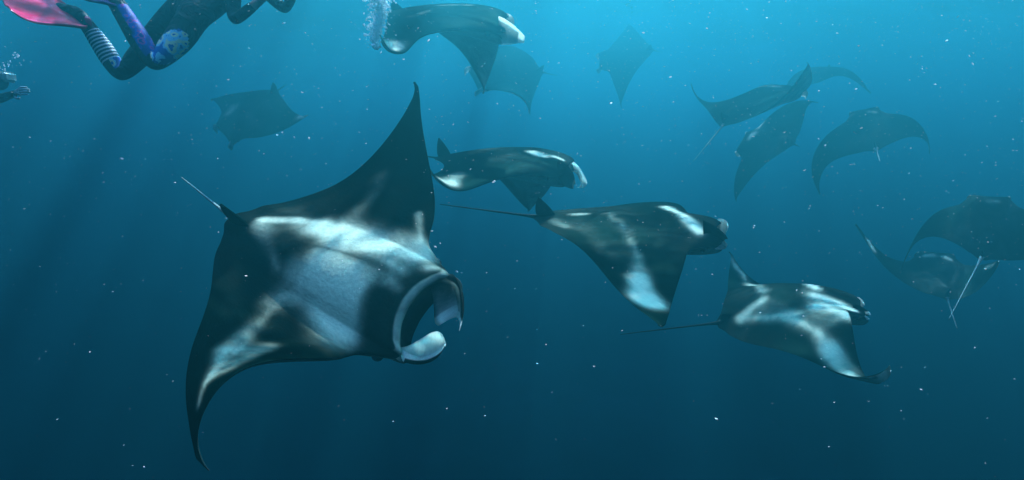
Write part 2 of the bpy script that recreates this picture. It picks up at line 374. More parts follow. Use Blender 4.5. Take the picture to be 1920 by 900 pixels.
DATA_JSON='''{"m04":{"p":[1171.7183,104.1134,12.6149,0.5266,1.3984,-3.1115,1.1782,0.0161,-0.8149,-0.0807,0.1255,0.2053,0.2625,-0.7722,-0.2817,0.1849,-0.3455,0.0363,-0.0031,0.1199,0.2742,-0.2189,-0.1502,0.1381],"ffd":[-0.0011,-0.0009,0.033,0.0459,-0.0045,-0.0039,0.0376,-0.0061,0.0057,-0.0943,0.0068,0.0162,0.0276,0.0018,-0.0458,0.0537,-0.0065,0.0418,-0.0044,0.002,0.0045,0.0161,0.0002,-0.0259,0.0012,0.0078,-0.0354,0.0092,-0.0038,0.0246,0.0155,-0.0014,-0.016,-0.0469,0.0002,0.0218,0.0152,-0.002,-0.0075,0.0324,-0.0023,0.0042,-0.0062,0.0035,-0.0139,-0.0077,0.0042,-0.0039,-0.031,0.0085,-0.0113,-0.0592,-0.0034,0.0917,-0.003,0.0044,-0.0519,0.0093,-0.0036,-0.0154,0.0089,-0.0043,0.0128,0.0,0.003,-0.0102,-0.0221,0.0044,0.0158,0.0063,0.0011,0.0123],"pat":[]},"m03":{"p":[954.7561,137.1011,12.013,-0.0574,1.2352,-2.4282,1.5188,0.206,0.9896,-0.2026,-0.2839,0.1437,0.3847,1.4239,0.2341,0.6123,-1.6021,0.143,0.9184,0.1982,0.1056,-0.5798,0.024,-0.4002],"ffd":[-0.086,0.0043,-0.0143,0.1064,0.0099,0.0077,0.0594,0.0048,0.0615,-0.1626,-0.013,0.1011,0.0455,0.0088,-0.0961,0.068,0.0144,0.0079,-0.0306,0.0036,0.0604,-0.0151,0.0047,-0.0069,-0.0419,0.0002,0.0233,0.0669,0.0072,-0.0001,0.0163,-0.0033,0.0575,0.0232,-0.0142,-0.0041,0.029,0.0053,-0.0871,-0.004,0.0092,0.0296,0.0292,0.0042,-0.0043,-0.0193,0.0072,-0.0234,0.0021,0.0026,-0.0046,0.0277,0.0094,-0.048,-0.0516,-0.0107,0.0636,0.1525,-0.0197,-0.0384,-0.1151,-0.0004,0.0285,-0.1582,0.0077,0.0767,0.0528,0.0047,0.0102,0.0026,0.0069,0.0155],"pat":[]},"m06":{"p":[940.9169,299.5787,5.3478,0.1383,0.0588,-0.4754,1.3196,0.1612,-1.8308,0.1598,0.7917,-0.0199,0.2485,0.5609,0.2068,-0.1129,-0.445,0.6395,0.765,0.1254,0.3301,-0.0573,-0.4962,-0.2055],"ffd":[0.0174,0.052,0.023,-0.0282,0.0302,-0.0645,-0.3075,0.0046,0.1124,0.325,-0.0488,-0.0788,-0.0036,0.0738,0.0605,-0.2281,0.0953,0.0715,0.1294,0.0198,-0.0704,-0.0792,0.0173,0.0296,-0.0156,0.0498,-0.0035,0.0028,0.0304,-0.0136,-0.0343,0.0097,0.0091,-0.0102,-0.0388,-0.0671,-0.0155,0.0293,-0.0188,-0.0678,0.0503,0.1068,0.0873,0.0112,0.0297,0.009,0.0019,-0.001,-0.0022,0.0478,0.038,-0.0042,0.0103,-0.0656,0.3568,0.0259,-0.0202,-0.1479,-0.0165,0.0721,-0.0049,0.0202,-0.0488,-0.1045,0.0233,0.0036,-0.0876,-0.0037,-0.0724,0.0231,0.0035,0.0094],"pat":[[[[0.1,0.0],[0.05,0.0]],0.022,0.8],[[[0.25,0.01],[0.167,-0.04]],0.036,1.0],[[[0.433,-0.77],[0.35,-0.72]],0.048,0.9],[[[0.5,-0.64],[0.55,-0.53]],0.038,0.35],[[[0.4,-0.22],[0.383,-0.11]],0.054,0.12]]},"m05":{"p":[470.379,210.8182,9.3696,0.5366,0.9434,-2.0468,1.1443,0.0688,0.8097,-0.1215,-0.1755,-0.0675,0.1757,-0.1199,-0.1301,-0.0059,-0.5192,-0.218,0.0008,0.0456,0.4038,0.619,0.0209,-0.2776],"ffd":[0.0038,0.0031,-0.0126,-0.0004,0.0047,-0.0142,0.1647,0.0676,0.1063,-0.0234,-0.0095,0.1121,-0.0683,-0.0324,-0.1523,-0.0113,-0.0063,0.0296,0.0213,0.0051,0.0044,0.0028,-0.0022,-0.0071,-0.0028,0.0024,-0.0227,-0.0335,-0.0113,-0.0115,0.0627,0.0281,0.0197,-0.0456,-0.0121,0.019,-0.0304,-0.0153,-0.0643,0.039,0.0101,0.031,0.0332,0.0094,0.0036,-0.021,-0.0071,-0.0152,-0.0187,-0.0051,0.0458,-0.0218,-0.0074,0.0318,0.0213,0.0134,-0.022,-0.0585,-0.0108,-0.0333,-0.0093,-0.0045,0.0352,0.0562,0.0152,0.0776,0.0309,0.008,0.0623,-0.0144,-0.0033,-0.0052],"pat":[[[[0.767,0.87],[0.433,1.0]],0.054,0.9],[[[0.25,-0.15],[0.417,-0.17]],0.057,0.45],[[[0.467,0.11],[0.283,0.25]],0.096,0.25]]},"m02":{"p":[839.3665,27.4759,6.0297,0.3347,0.1372,-0.4657,1.3625,0.1707,-2.3307,-0.2416,0.5659,0.0248,0.4405,0.7035,0.255,0.077,-0.839,0.4232,1.5339,0.1441,0.3806,0.3555,-0.6525,-0.3819],"ffd":[0.0141,-0.0703,0.0182,0.0863,-0.039,-0.0703,-0.5715,-0.2229,0.0838,0.5938,-0.1308,-0.2292,-0.338,-0.0364,0.2312,-0.1279,0.0404,-0.0728,-0.05,0.0081,0.0245,-0.0361,0.0108,-0.0169,0.002,-0.0675,0.0514,0.0131,-0.0386,-0.1803,-0.1745,-0.1129,0.0079,0.272,-0.0873,-0.1778,0.0117,-0.0262,0.0542,0.0806,0.0273,-0.1383,-0.0178,0.0066,-0.0137,0.0539,0.0119,0.0096,-0.0408,-0.044,-0.0282,0.1554,-0.0235,0.0585,0.1549,-0.0176,0.0729,-0.0706,-0.0585,0.0161,-0.1749,-0.0479,0.0192,-0.0768,-0.0052,-0.1225,0.0265,-0.0134,0.1286,-0.0116,-0.0008,-0.0601],"pat":[[[[0.5,-0.69],[0.35,-0.7]],0.059,1.0],[[[0.583,-0.01],[0.333,0.04]],0.026,0.4],[[[0.667,-0.26],[0.65,-0.15]],0.041,0.25]]},"m07":{"p":[1180.6202,427.4846,4.064,0.1838,0.0513,-0.248,1.2616,-0.0441,-0.2205,-0.2277,-0.1826,0.2032,0.1042,0.2772,0.008,-0.0178,-0.2202,-0.0885,0.4041,0.2734,0.3083,-0.2296,-0.0002,-0.4003],"ffd":[-0.0245,-0.0072,-0.0002,0.0298,0.0068,0.0104,0.0187,0.0695,0.0048,0.095,0.1234,0.0172,0.0544,0.1155,-0.0601,0.0168,0.0828,0.0445,-0.0164,0.0307,-0.0479,-0.001,0.0129,-0.0383,0.0458,-0.038,0.0214,-0.069,0.0081,-0.0356,-0.1024,0.0445,-0.0403,-0.0937,0.0778,-0.0578,0.0377,0.0753,-0.0007,0.0169,0.0458,0.0096,-0.0008,0.0262,0.015,0.0365,0.0061,-0.0266,-0.0689,-0.0083,0.0332,0.069,0.0084,-0.0649,0.1868,0.0144,0.0335,-0.0843,0.06,-0.0399,0.0242,0.0681,0.0516,-0.0399,0.0229,-0.0817,0.0248,0.0165,0.0434,0.0592,0.003,-0.0002],"pat":[[[[0.183,0.31],[0.2,0.09],[0.117,-0.14]],0.037,0.95],[[[0.767,0.0],[0.7,0.01]],0.018,0.6],[[[0.583,0.03],[0.483,-0.19],[0.367,-0.41],[0.433,-0.64]],0.032,0.36],[[[0.4,-0.59],[0.467,-0.79]],0.044,0.5],[[[0.483,-0.77],[0.367,-0.8]],0.052,1.0],[[[0.783,-0.12],[0.683,-0.25],[0.617,-0.44]],0.082,0.13],[[[0.9,-0.08],[0.867,-0.17]],0.031,0.25]]},"m09":{"p":[1419.4637,193.3112,8.0677,0.1609,-0.3655,0.4712,1.3214,0.1869,-0.5396,0.8736,1.6215,0.0836,0.2841,-0.529,-0.4152,-0.0266,1.4762,-0.046,-0.6548,-0.0911,0.2191,0.0021,0.1384,-0.3095],"ffd":[-0.0006,0.0027,-0.0123,-0.0527,0.0231,-0.0057,0.0434,-0.0208,0.0008,-0.0195,0.0012,-0.068,-0.092,0.0218,0.0011,-0.0537,0.0074,0.0084,-0.0639,0.0129,-0.0252,0.0319,-0.0069,0.0163,0.02,-0.0058,0.0073,-0.0174,0.0052,0.0309,0.0551,-0.0263,0.0109,0.0071,-0.0144,0.0318,-0.0406,-0.0024,0.1068,0.0113,-0.0132,0.0267,-0.0393,0.0069,-0.0458,0.0182,-0.005,0.0174,0.0195,-0.004,-0.0226,-0.0201,0.0032,0.0284,-0.0192,-0.0015,0.0007,-0.0247,-0.0055,-0.0224,-0.0244,-0.0058,-0.0482,0.0412,-0.0203,-0.0088,0.0096,-0.0074,0.0162,0.006,-0.0004,-0.0077],"pat":[[[[0.267,0.14],[0.183,-0.07]],0.035,0.6]]},"m10":{"p":[1521.1207,136.6252,12.6921,0.5138,0.0708,-2.8125,1.0846,0.5495,-0.3105,-1.1599,-1.2437,-0.3054,0.0499,-0.296,0.3039,0.2358,-0.8426,0.7014,0.941,-0.2361,0.1511,-0.7663,-0.3915,0.0447],"ffd":[0.0056,0.0044,-0.0075,0.0223,0.0022,-0.025,0.0202,0.005,-0.0205,-0.0475,0.0227,0.0963,0.0187,-0.0058,-0.1081,0.0976,-0.0348,-0.2291,-0.0727,0.0029,0.1777,0.0241,-0.0118,-0.1725,-0.0594,0.0246,0.085,0.0627,-0.0144,-0.0189,0.0406,-0.0053,-0.0279,-0.0401,0.0156,0.079,-0.0084,-0.0074,0.0592,0.0219,-0.0164,-0.0014,-0.0608,0.0042,0.1759,0.0031,-0.008,0.0025,-0.0345,0.0178,0.0661,0.0806,-0.023,0.0056,0.0312,-0.0028,-0.0513,-0.045,0.0232,-0.0633,-0.0271,0.004,0.0151,-0.001,-0.0077,0.0218,0.0022,-0.0053,-0.0361,0.0018,-0.001,-0.036],"pat":[[[[0.367,-0.66],[0.867,-0.7]],0.071,0.5]]},"m08":{"p":[1487.2264,575.2187,4.6791,0.2109,-0.1282,-0.0548,1.1191,0.3881,-1.1371,1.0571,1.5127,-0.1826,0.3988,-0.4718,-0.3557,-0.0421,-0.41,-0.0794,1.924,-0.061,0.5975,0.3021,-0.7356,-0.6227],"ffd":[-0.0968,-0.2316,-0.048,-0.1622,-0.1383,0.0245,-0.0756,0.0995,0.452,-0.0606,-0.0131,-0.1499,0.208,-0.1338,-0.0435,-0.0365,0.0336,0.0652,-0.0119,-0.0144,-0.0668,-0.0177,0.0097,0.0273,-0.1047,-0.1158,0.3037,-0.0918,-0.2159,-0.1562,-0.1337,0.001,0.0829,-0.1507,0.0278,-0.0701,0.0014,0.0532,0.1951,-0.0691,0.0177,-0.1139,0.0035,-0.0036,-0.0197,0.0398,0.0011,0.0242,-0.1759,-0.185,-0.1527,0.0866,-0.093,0.1972,0.0789,-0.0908,-0.009,-0.0412,-0.0421,-0.1824,0.0722,0.0687,0.2088,-0.037,0.0006,-0.1683,-0.026,0.032,0.0678,0.0003,0.0123,-0.0129],"pat":[[[[0.65,-0.07],[0.2,-0.41]],0.095,0.25],[[[0.9,0.93],[0.433,0.78],[0.683,0.11]],0.034,0.5],[[[0.85,-0.06],[0.65,0.0],[0.217,0.4]],0.027,0.6],[[[0.217,0.3],[0.3,0.09]],0.033,0.95],[[[0.3,-0.01],[0.183,-0.09],[0.0,-0.22]],0.058,1.0],[[[0.333,-0.16],[0.017,-0.4]],0.052,0.7],[[[0.85,-0.08],[0.717,-0.15],[0.517,-0.19]],0.035,0.45],[[[0.55,-0.22],[0.417,-0.43],[0.367,-0.58]],0.038,0.5],[[[0.383,-0.56],[0.35,-0.68],[0.45,-0.81]],0.045,0.6]]},"m11":{"p":[1435.827,268.5174,9.6892,-0.5917,-0.8508,1.776,1.1681,0.0212,-0.1014,0.0993,0.3445,0.0053,0.1193,-0.3442,0.0101,-0.0779,-0.1205,-0.3433,-0.7175,0.1593,0.1356,0.4408,0.0702,0.1493],"ffd":[-0.0032,-0.0003,0.0203,0.0078,-0.0102,0.0039,-0.0117,-0.0049,0.0046,-0.0601,0.0186,0.0161,0.0745,-0.0293,0.0004,0.0005,-0.0023,0.0149,-0.0058,0.0056,0.0136,0.0285,-0.0094,-0.0079,-0.001,0.0132,-0.0324,0.002,-0.0125,0.0023,0.038,-0.04,-0.0088,-0.0186,-0.0047,-0.0063,0.0078,-0.0044,-0.0046,-0.0009,-0.0019,-0.0101,-0.0021,0.0012,-0.0212,-0.0264,0.013,-0.0004,-0.0028,0.019,0.0189,0.0052,-0.0327,0.0413,0.032,-0.0892,-0.0282,0.0185,-0.0317,-0.0207,-0.041,0.0184,0.0194,-0.0045,0.0042,0.0136,0.025,-0.0065,-0.0011,0.0076,0.001,0.0121],"pat":[[[[0.067,-0.25],[0.017,-0.31]],0.044,0.8],[[[0.183,-0.01],[0.233,-0.09]],0.043,0.7],[[[0.8,-0.1],[0.9,-0.08]],0.065,0.2]]},"m12":{"p":[1630.4746,245.0243,8.3305,0.0496,-0.6966,1.1378,1.0366,-0.046,-0.7086,-0.4669,-0.5857,-0.0879,-0.0279,0.4374,0.2576,0.0815,-1.53,-0.4165,0.0394,0.2344,0.12,0.0201,0.0264,0.1041],"ffd":[-0.01,0.0033,-0.0202,-0.003,0.0002,0.0364,-0.0059,0.0064,-0.0035,-0.0053,0.0122,-0.0544,0.0413,-0.015,0.0881,0.0352,-0.0159,-0.0039,-0.0413,0.0133,-0.0249,0.0102,-0.0061,-0.0099,0.0148,-0.0095,0.0077,-0.0112,0.0052,0.0146,0.0116,-0.0041,0.0158,0.0073,0.0015,-0.0074,0.0117,-0.004,0.0416,-0.0024,0.0005,-0.0096,-0.0215,0.0075,0.0009,0.0036,-0.0017,0.0051,0.0091,-0.0057,0.0067,-0.0475,0.0259,-0.0487,0.0186,-0.0094,0.001,0.0012,0.0007,0.0143,-0.0205,0.0088,-0.0206,-0.0241,0.0099,-0.0271,0.0122,-0.0049,0.0206,0.0111,-0.0051,0.0014],"pat":[[[[0.467,0.46],[0.567,0.19]],0.146,0.06],[[[0.1,0.18],[0.133,0.15]],0.03,0.5],[[[0.133,-0.05],[0.217,-0.14]],0.022,0.5]]},"m01":{"p":[614.9575,504.1064,3.2186,0.9453,0.1383,-0.5083,1.3381,-0.0864,-0.0971,-0.0041,-0.2012,-0.0902,0.2241,0.6674,0.2332,0.3661,3.5705,-1.6019,-3.0453,0.3348,0.3935,0.0651,0.5139,-0.5786],"ffd":[0.1507,-0.1159,0.071,-0.0441,-0.2835,0.133,0.3749,-0.3593,0.1946,-0.021,-0.5557,0.0917,-0.0006,-0.4765,0.2811,0.1298,-0.4522,-0.1733,-0.1203,-0.2959,0.0733,0.0921,-0.1796,-0.0392,0.1526,-0.1075,0.0814,0.0156,-0.287,-0.01,0.2308,-0.3072,0.1615,0.0341,-0.4181,0.0866,0.1614,-0.3418,0.1209,0.1577,-0.3391,-0.0666,-0.0123,-0.2462,0.047,0.0674,-0.1701,-0.0522,-0.0373,-0.1506,0.172,0.2209,-0.1409,0.0271,0.2257,-0.1705,0.231,0.0734,-0.2882,0.076,0.1961,-0.2378,-0.0726,0.0373,-0.2675,-0.0347,0.0198,-0.2137,0.0033,0.0191,-0.171,-0.015],"pat":[[[[0.617,0.11],[0.35,0.14],[0.15,0.17]],0.056,1.0],[[[0.683,0.08],[0.383,0.14]],0.082,0.35],[[[0.35,0.12],[0.217,0.16]],0.047,0.6],[[[0.383,-0.06],[0.267,-0.07]],0.112,1.0],[[[0.317,-0.14],[0.217,-0.17]],0.059,0.7],[[[0.517,0.01],[0.45,-0.04]],0.052,0.3],[[[0.2,-0.19],[0.083,-0.22]],0.03,0.35],[[[0.517,-0.25],[0.567,-0.43],[0.55,-0.62]],0.03,0.3],[[[0.55,-0.64],[0.367,-0.77]],0.031,0.42],[[[0.45,-0.76],[0.317,-0.85]],0.017,0.35],[[[0.333,-0.53],[0.217,-0.73]],0.033,0.28],[[[0.183,0.09],[0.117,0.09]],0.036,0.4],[[[0.067,0.14],[0.0,0.17]],0.016,0.6],[[[0.1,0.03],[0.067,0.02]],0.02,0.35],[[[0.583,0.47],[0.5,0.35],[0.517,0.22]],0.051,0.2],[[[0.833,0.03],[0.7,-0.03],[0.633,-0.1]],0.034,0.4],[[[0.867,0.05],[0.75,0.11],[0.55,0.15]],0.015,0.6],[[[0.517,-0.04],[0.433,-0.03]],0.057,0.25],[[[0.1,0.36],[0.05,0.24]],0.014,0.4],[[[0.533,-0.24],[0.5,-0.1]],0.057,0.35],[[[0.5,0.05],[0.4,0.06]],0.048,0.3],[[[0.65,0.0],[0.55,0.01]],0.059,-0.8],[[[0.483,0.04],[0.333,0.06],[0.167,0.07]],0.014,-0.5],[[[0.1,-0.03],[0.1,-0.18]],0.065,-0.75],[[[0.467,-0.32],[0.3,-0.34]],0.048,-0.5]]},"m14":{"p":[1762.6155,521.9166,6.9722,0.2737,-0.3,1.1115,0.9923,-0.239,0.7106,0.279,-0.271,0.4784,0.2941,-0.2864,0.0117,0.4865,2.8726,0.3681,-0.6412,-0.3823,-0.1614,-0.4073,0.0247,-0.2765],"ffd":[-0.0046,0.0075,-0.0062,-0.0092,-0.0029,-0.072,0.0192,-0.0056,0.0113,0.0114,-0.0103,-0.0193,-0.0405,0.0242,0.0058,-0.0425,0.0142,-0.0458,0.0462,-0.0189,0.0315,0.0001,0.0058,0.0334,0.0194,-0.0102,0.0141,-0.0094,0.0122,0.0182,0.0009,0.0054,0.021,-0.0009,-0.0003,-0.0118,-0.0167,0.0108,-0.0006,-0.0153,-0.0009,-0.047,0.017,-0.0083,-0.0026,-0.0218,0.0111,-0.015,-0.0066,0.0044,-0.0017,-0.0098,0.0122,0.0252,-0.013,0.0074,-0.009,0.0011,-0.0017,-0.0146,0.0199,-0.0083,0.0109,0.0043,-0.006,-0.0073,-0.0151,0.0127,0.022,0.0106,-0.0074,-0.0037],"pat":[[[[0.333,0.81],[0.683,0.72]],0.032,0.6],[[[0.15,0.12],[0.1,0.04]],0.025,0.6],[[[0.117,-0.06],[0.167,-0.12]],0.025,0.6],[[[0.517,0.13],[0.617,0.04],[0.733,-0.01]],0.029,0.2],[[[0.4,-0.18],[0.683,-0.07]],0.03,0.2],[[[0.2,-0.49],[0.183,-0.61]],0.029,0.4]]},"m13":{"p":[1848.4708,422.1503,5.7852,0.4897,-0.5663,0.9527,0.8511,0.1111,-1.6309,-0.3125,0.4557,-0.0137,-0.0332,-0.3151,0.0158,-0.1925,-0.9576,-0.2476,0.0969,0.2383,0.1474,0.4598,-0.0906,-0.0399],"ffd":[-0.0005,0.0009,0.0017,-0.0227,0.0165,-0.0071,0.0129,0.0005,0.0521,0.0339,-0.0145,0.0279,-0.0072,0.0049,-0.0615,0.0052,0.0029,0.0014,0.0065,0.0025,0.0321,-0.0105,0.006,0.0016,0.0085,-0.008,-0.0052,0.0006,-0.0001,0.0049,0.0048,-0.0059,-0.0115,0.0196,-0.0092,0.019,-0.0162,0.0152,0.0036,-0.0046,0.0099,0.0177,0.0354,-0.0183,-0.0045,-0.008,0.0083,0.0052,-0.0092,0.0099,0.0168,0.0089,-0.0029,0.0256,-0.0045,-0.0137,-0.0945,0.0142,-0.014,-0.0284,-0.0231,0.0217,0.044,-0.0257,0.0257,0.0487,0.0313,-0.0169,-0.0146,-0.0121,0.0089,-0.0076],"pat":[[[[0.133,0.01],[0.133,-0.06]],0.026,0.3]]}}'''

def P1far(t,q,g):
    m=min(q,1-q)*2
    if g==0: return .9 if (t>.55) else .45+.4*t
    return .03
DATA=json.loads(DATA_JSON)
for i,k in enumerate(sorted(DATA)): DATA[k]['seed']=i
c1=4.0
def corner(k,v): 
    p=np.array(DATA[k]['p']); W=deform(p,np.array([.44]),np.array([v]),np.array([0.]),np.array(DATA[k]['ffd']),np.array([0.])); return proj(W)[1][0]
dL,dR=corner('m01',.16),corner('m01',-.16)
print('corner depths',dL,dR)
FINS1={1:dict(secs=[((801,527),(853,518),dL),((809,545),(862,538),dL-.02),((813,572),(867,566),dL-.05),((814,593),(868,594),dL-.09),((816,606),(864,612),dL-.12),((822,611),(861,621),dL-.13)],bulge=(.03,.10,.02),tilt=-.05,
     pale=lambda t,q,g:(.12 if q>.84-.1*(1-t) and t<.7 else (.95 if t>.62 else .28+.4*t))),
 -1:dict(secs=[((750,652),(759,678),dR),((768,647),(776,682),dR-.03),((788,636),(796,682),dR-.08),((808,624),(813,676),dR-.13),((823,622),(826,664),dR-.17),((832,632),(834,648),dR-.19)],bulge=(.0,.05,-.03),tilt=-.10,
     pale=lambda t,q,g:(.05 if q>.9 else .9))}
def near(k,secs,pal,bulge=(0,.06,0),v=-.16,step=.02):
    d=corner(k,v); return dict(secs=[(a,b,d-step*i) for i,(a,b) in enumerate(secs)],bulge=bulge,pale=pal)
FINS6={1:near('m06',[((1052,293),(1060,318)),((1068,298),(1074,322)),((1084,311),(1082,328)),((1095,328),(1088,342)),((1101,344),(1087,350)),((1094,353),(1079,353))],lambda t,q,g:.95 if (t>.6 or q<.2) else .5,v=.16),
 -1:near('m06',[((1045,302),(1050,345)),((1058,306),(1060,350)),((1068,314),(1068,353)),((1076,328),(1073,354)),((1079,344),(1076,353))],lambda t,q,g:.5 if t>.9 else .12)}
FINS2={-1:near('m02',[((935,30),(940,85)),((948,36),(950,84)),((962,46),(960,83)),((975,58),(972,81)),((984,68),(982,81))],lambda t,q,g:.95 if t>.75 or q<.12 or q>.93 else .4)}
FINS7={-1:near('m07',[((1318,412),(1322,468)),((1334,420),(1338,468)),((1349,430),(1350,468)),((1360,440),(1360,466)),((1365,448),(1364,458))],lambda t,q,g:.55 if q>.55 and t>.3 else .05)}
FINS8={-1:near('m08',[((1600,570),(1602,600)),((1612,573),(1612,601)),((1622,579),(1620,601)),((1630,585),(1627,600)),((1633,591),(1631,598))],lambda t,q,g:.8 if t>.7 else .08)}
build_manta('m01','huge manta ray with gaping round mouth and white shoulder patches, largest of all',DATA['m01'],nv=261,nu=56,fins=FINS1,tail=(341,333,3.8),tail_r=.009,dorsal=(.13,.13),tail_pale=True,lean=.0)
build_manta('m02','manta ray arching just under the surface beside the white bubble trail, pale wing tip',DATA['m02'],nv=181,nu=40,mo=.8,fins=FINS2,finscale=.4,tail=(690,22,5.85),tail_r=.01,tail_pale=True,dorsal=(.09,.07))
build_manta('m03','faded manta ray half hidden behind the one under the surface, wing tip pointing down',DATA['m03'],tail=(1045,142,12.3),nu=24,finscale=.5)
build_manta('m04','faintest manta ray, a vague upright silhouette high in the pale water',DATA['m04'],tail=(1242,98,13.0),nu=24,finscale=.5)
build_manta('m05','hazy manta ray with head down and small white wing tip, below the swimmer\'s knees',DATA['m05'],tail=(538,158,9.9),nu=28,finscale=.45,dorsal=(.13,.14))
build_manta('m06','manta ray with white shoulder patch and open head fins, behind the huge ray\'s raised wing',DATA['m06'],nv=181,nu=40,mo=.8,fins=FINS6,tail=(780,290,5.8),tail_r=.009,dorsal=(.10,.13))
build_manta('m07','dark manta ray with broad white lobe at its drooping wing and long straight tail',DATA['m07'],nv=201,nu=44,mo=.6,fins=FINS7,tail=(825,383,4.35),tail_r=.009,dorsal=(.11,.10),finscale=.35)
build_manta('m08','manta ray with pale branching stripes on both wings and back, lowest on the right',DATA['m08'],nv=201,nu=44,mo=.6,fins=FINS8,tail=(1163,627,4.8),tail_r=.009,dorsal=(.09,.05),finscale=.3)
build_manta('m09','manta ray climbing away with raised wing and thin pale tail hanging down',DATA['m09'],tail=(1300,302,7.3),tail_pale=True,tail_r=.009,finscale=.4)
build_manta('m10','small faded manta ray behind the climbing one, its wing curving down beyond it',DATA['m10'],nu=24,finscale=.4)
build_manta('m11','hazy manta ray with two small white shoulder marks, turned on its side',DATA['m11'],tail=(1500,275,9.6),nu=28,finscale=.4)
build_manta('m12','manta ray swimming away with both wings bent down like an arch, short pale tail',DATA['m12'],tail=(1650,303,7.6),tail_pale=True,tail_r=.013,finscale=.35)
build_manta('m13','dark manta ray with arched back cut by the picture\'s edge, tail crossing another tail',DATA['m13'],nu=36,dorsal=(.11,.06),tail=(1779,599,5.0),tail_pale=True,tail_r=.008,finscale=.15)
build_manta('m14','manta ray with upturned wings and pale V on its back, below the arched one',DATA['m14'],nu=36,tail=(1795,617,6.3),tail_pale=True,tail_r=.010,finscale=.15)

# ---------------- people ----------------
def body_from_skeleton(name,J,R,E,root_joint,sub=3):
    names=list(J); V=[J[n] for n in names]; ix={n:i for i,n in enumerate(names)}
    me=bpy.data.meshes.new(name); me.from_pydata([tuple(map(float,v)) for v in V],[(ix[a],ix[b]) for a,b in E],[])
    o=bpy.data.objects.new(name,me); C.objects.link(o)
    sk=o.modifiers.new('s','SKIN'); sb=o.modifiers.new('b','SUBSURF'); sb.levels=sub; sb.render_levels=sub
    sk.branch_smoothing=.3
    d=me.skin_vertices[0].data
    for n,i in ix.items():
        r=R[n]; d[i].radius=(r if isinstance(r,tuple) else (r,r)); d[i].use_root=(n==root_joint)
    dg=bpy.context.evaluated_depsgraph_get(); ev=o.evaluated_get(dg); m2=bpy.data.meshes.new_from_object(ev,depsgraph=dg)
    bpy.data.objects.remove(o); m2.name=name
    m2.polygons.foreach_set('use_smooth',[True]*len(m2.polygons))
    return m2
def floral(name,c1,c2,c3,sc_):
    m,nt,b,_=mat(name); L=nt.links.new
    tc=node(nt,'ShaderNodeTexCoord'); vo=node(nt,'ShaderNodeTexVoronoi'); vo.inputs['Scale'].default_value=sc_
    nz=node(nt,'ShaderNodeTexNoise'); nz.inputs['Scale'].default_value=sc_*.6; nz.inputs['Detail'].default_value=3
    rp=node(nt,'ShaderNodeValToRGB'); e=rp.color_ramp.elements; rp.color_ramp.interpolation='CONSTANT'
    e[0].color=(*c1,1); e[1].color=(*c2,1); e[1].position=.46; q=rp.color_ramp.elements.new(.55); q.color=(*c3,1); q=rp.color_ramp.elements.new(.64); q.color=(*c1,1)
    mx=node(nt,'ShaderNodeMix',data_type='RGBA'); L(tc.outputs['Object'],vo.inputs['Vector']); L(tc.outputs['Object'],nz.inputs['Vector'])
    mm=node(nt,'ShaderNodeMath',operation='MULTIPLY_ADD'); mm.inputs[1].default_value=.35; L(vo.outputs['Distance'],mm.inputs[0]); L(nz.outputs[0],mm.inputs[2])
    s=node(nt,'ShaderNodeMath',operation='SUBTRACT'); s.inputs[1].default_value=.06; L(mm.outputs[0],s.inputs[0]); L(s.outputs[0],rp.inputs[0]); L(rp.outputs[0],b.inputs['Base Color'])
    b.inputs['Roughness'].default_value=.6; b.inputs['IOR'].default_value=1.2
    return m
def suit_mat():
    m,nt,b,_=mat('wetsuit'); L=nt.links.new
    tc=node(nt,'ShaderNodeTexCoord'); nz=node(nt,'ShaderNodeTexNoise'); nz.inputs['Scale'].default_value=5; nz.inputs['Detail'].default_value=5
    rp=node(nt,'ShaderNodeValToRGB'); rp.color_ramp.elements[0].color=(.003,.006,.007,1); rp.color_ramp.elements[1].color=(.012,.03,.03,1); rp.color_ramp.elements[0].position=.4;rp.color_ramp.elements[1].position=.7
    L(tc.outputs['Object'],nz.inputs[0]); L(nz.outputs[0],rp.inputs[0]); L(rp.outputs[0],b.inputs['Base Color']); b.inputs['Roughness'].default_value=.55; b.inputs['IOR'].default_value=1.15
    n2=node(nt,'ShaderNodeTexNoise'); n2.inputs['Scale'].default_value=11; n2.inputs['Distortion'].default_value=1.2; bp=node(nt,'ShaderNodeBump'); bp.inputs['Strength'].default_value=.9; bp.inputs['Distance'].default_value=.05
    L(tc.outputs['Object'],n2.inputs[0]); L(n2.outputs[0],bp.inputs['Height']); L(bp.outputs[0],b.inputs['Normal'])
    return m
def stripe_mat():
    m,nt,b,_=mat('striped_legging'); L=nt.links.new
    at=node(nt,'ShaderNodeAttribute',attribute_name='along'); 
    k=node(nt,'ShaderNodeMath',operation='MULTIPLY'); k.inputs[1].default_value=2*math.pi*17; L(at.outputs['Fac'],k.inputs[0])
    s=node(nt,'ShaderNodeMath',operation='SINE'); L(k.outputs[0],s.inputs[0])
    r=node(nt,'ShaderNodeMapRange'); r.inputs[1].default_value=.0; r.inputs[2].default_value=.35; L(s.outputs[0],r.inputs[0])
    mx=node(nt,'ShaderNodeMix',data_type='RGBA'); mx.inputs[6].default_value=(.004,.006,.02,1); mx.inputs[7].default_value=(.62,.72,.78,1); L(r.outputs[0],mx.inputs[0]); L(mx.outputs[2],b.inputs['Base Color'])
    b.inputs['Roughness'].default_value=.6; b.inputs['IOR'].default_value=1.2
    return m
SUIT=suit_mat(); STRIPE=stripe_mat()
PURPLE=floral('purple_blue_legging',(.01,.02,.22),(.30,.02,.28),(.02,.05,.42),26)
KNEE=floral('blue_cream_floral',(.02,.06,.38),(.75,.78,.5),(.25,.60,.80),20)
SKINM=simple('human_skin',(.42,.26,.19),.6,IOR=1.2)
SHIRT=floral('white_shirt',(.12,.2,.2),(.75,.8,.78),(.4,.5,.5),7)
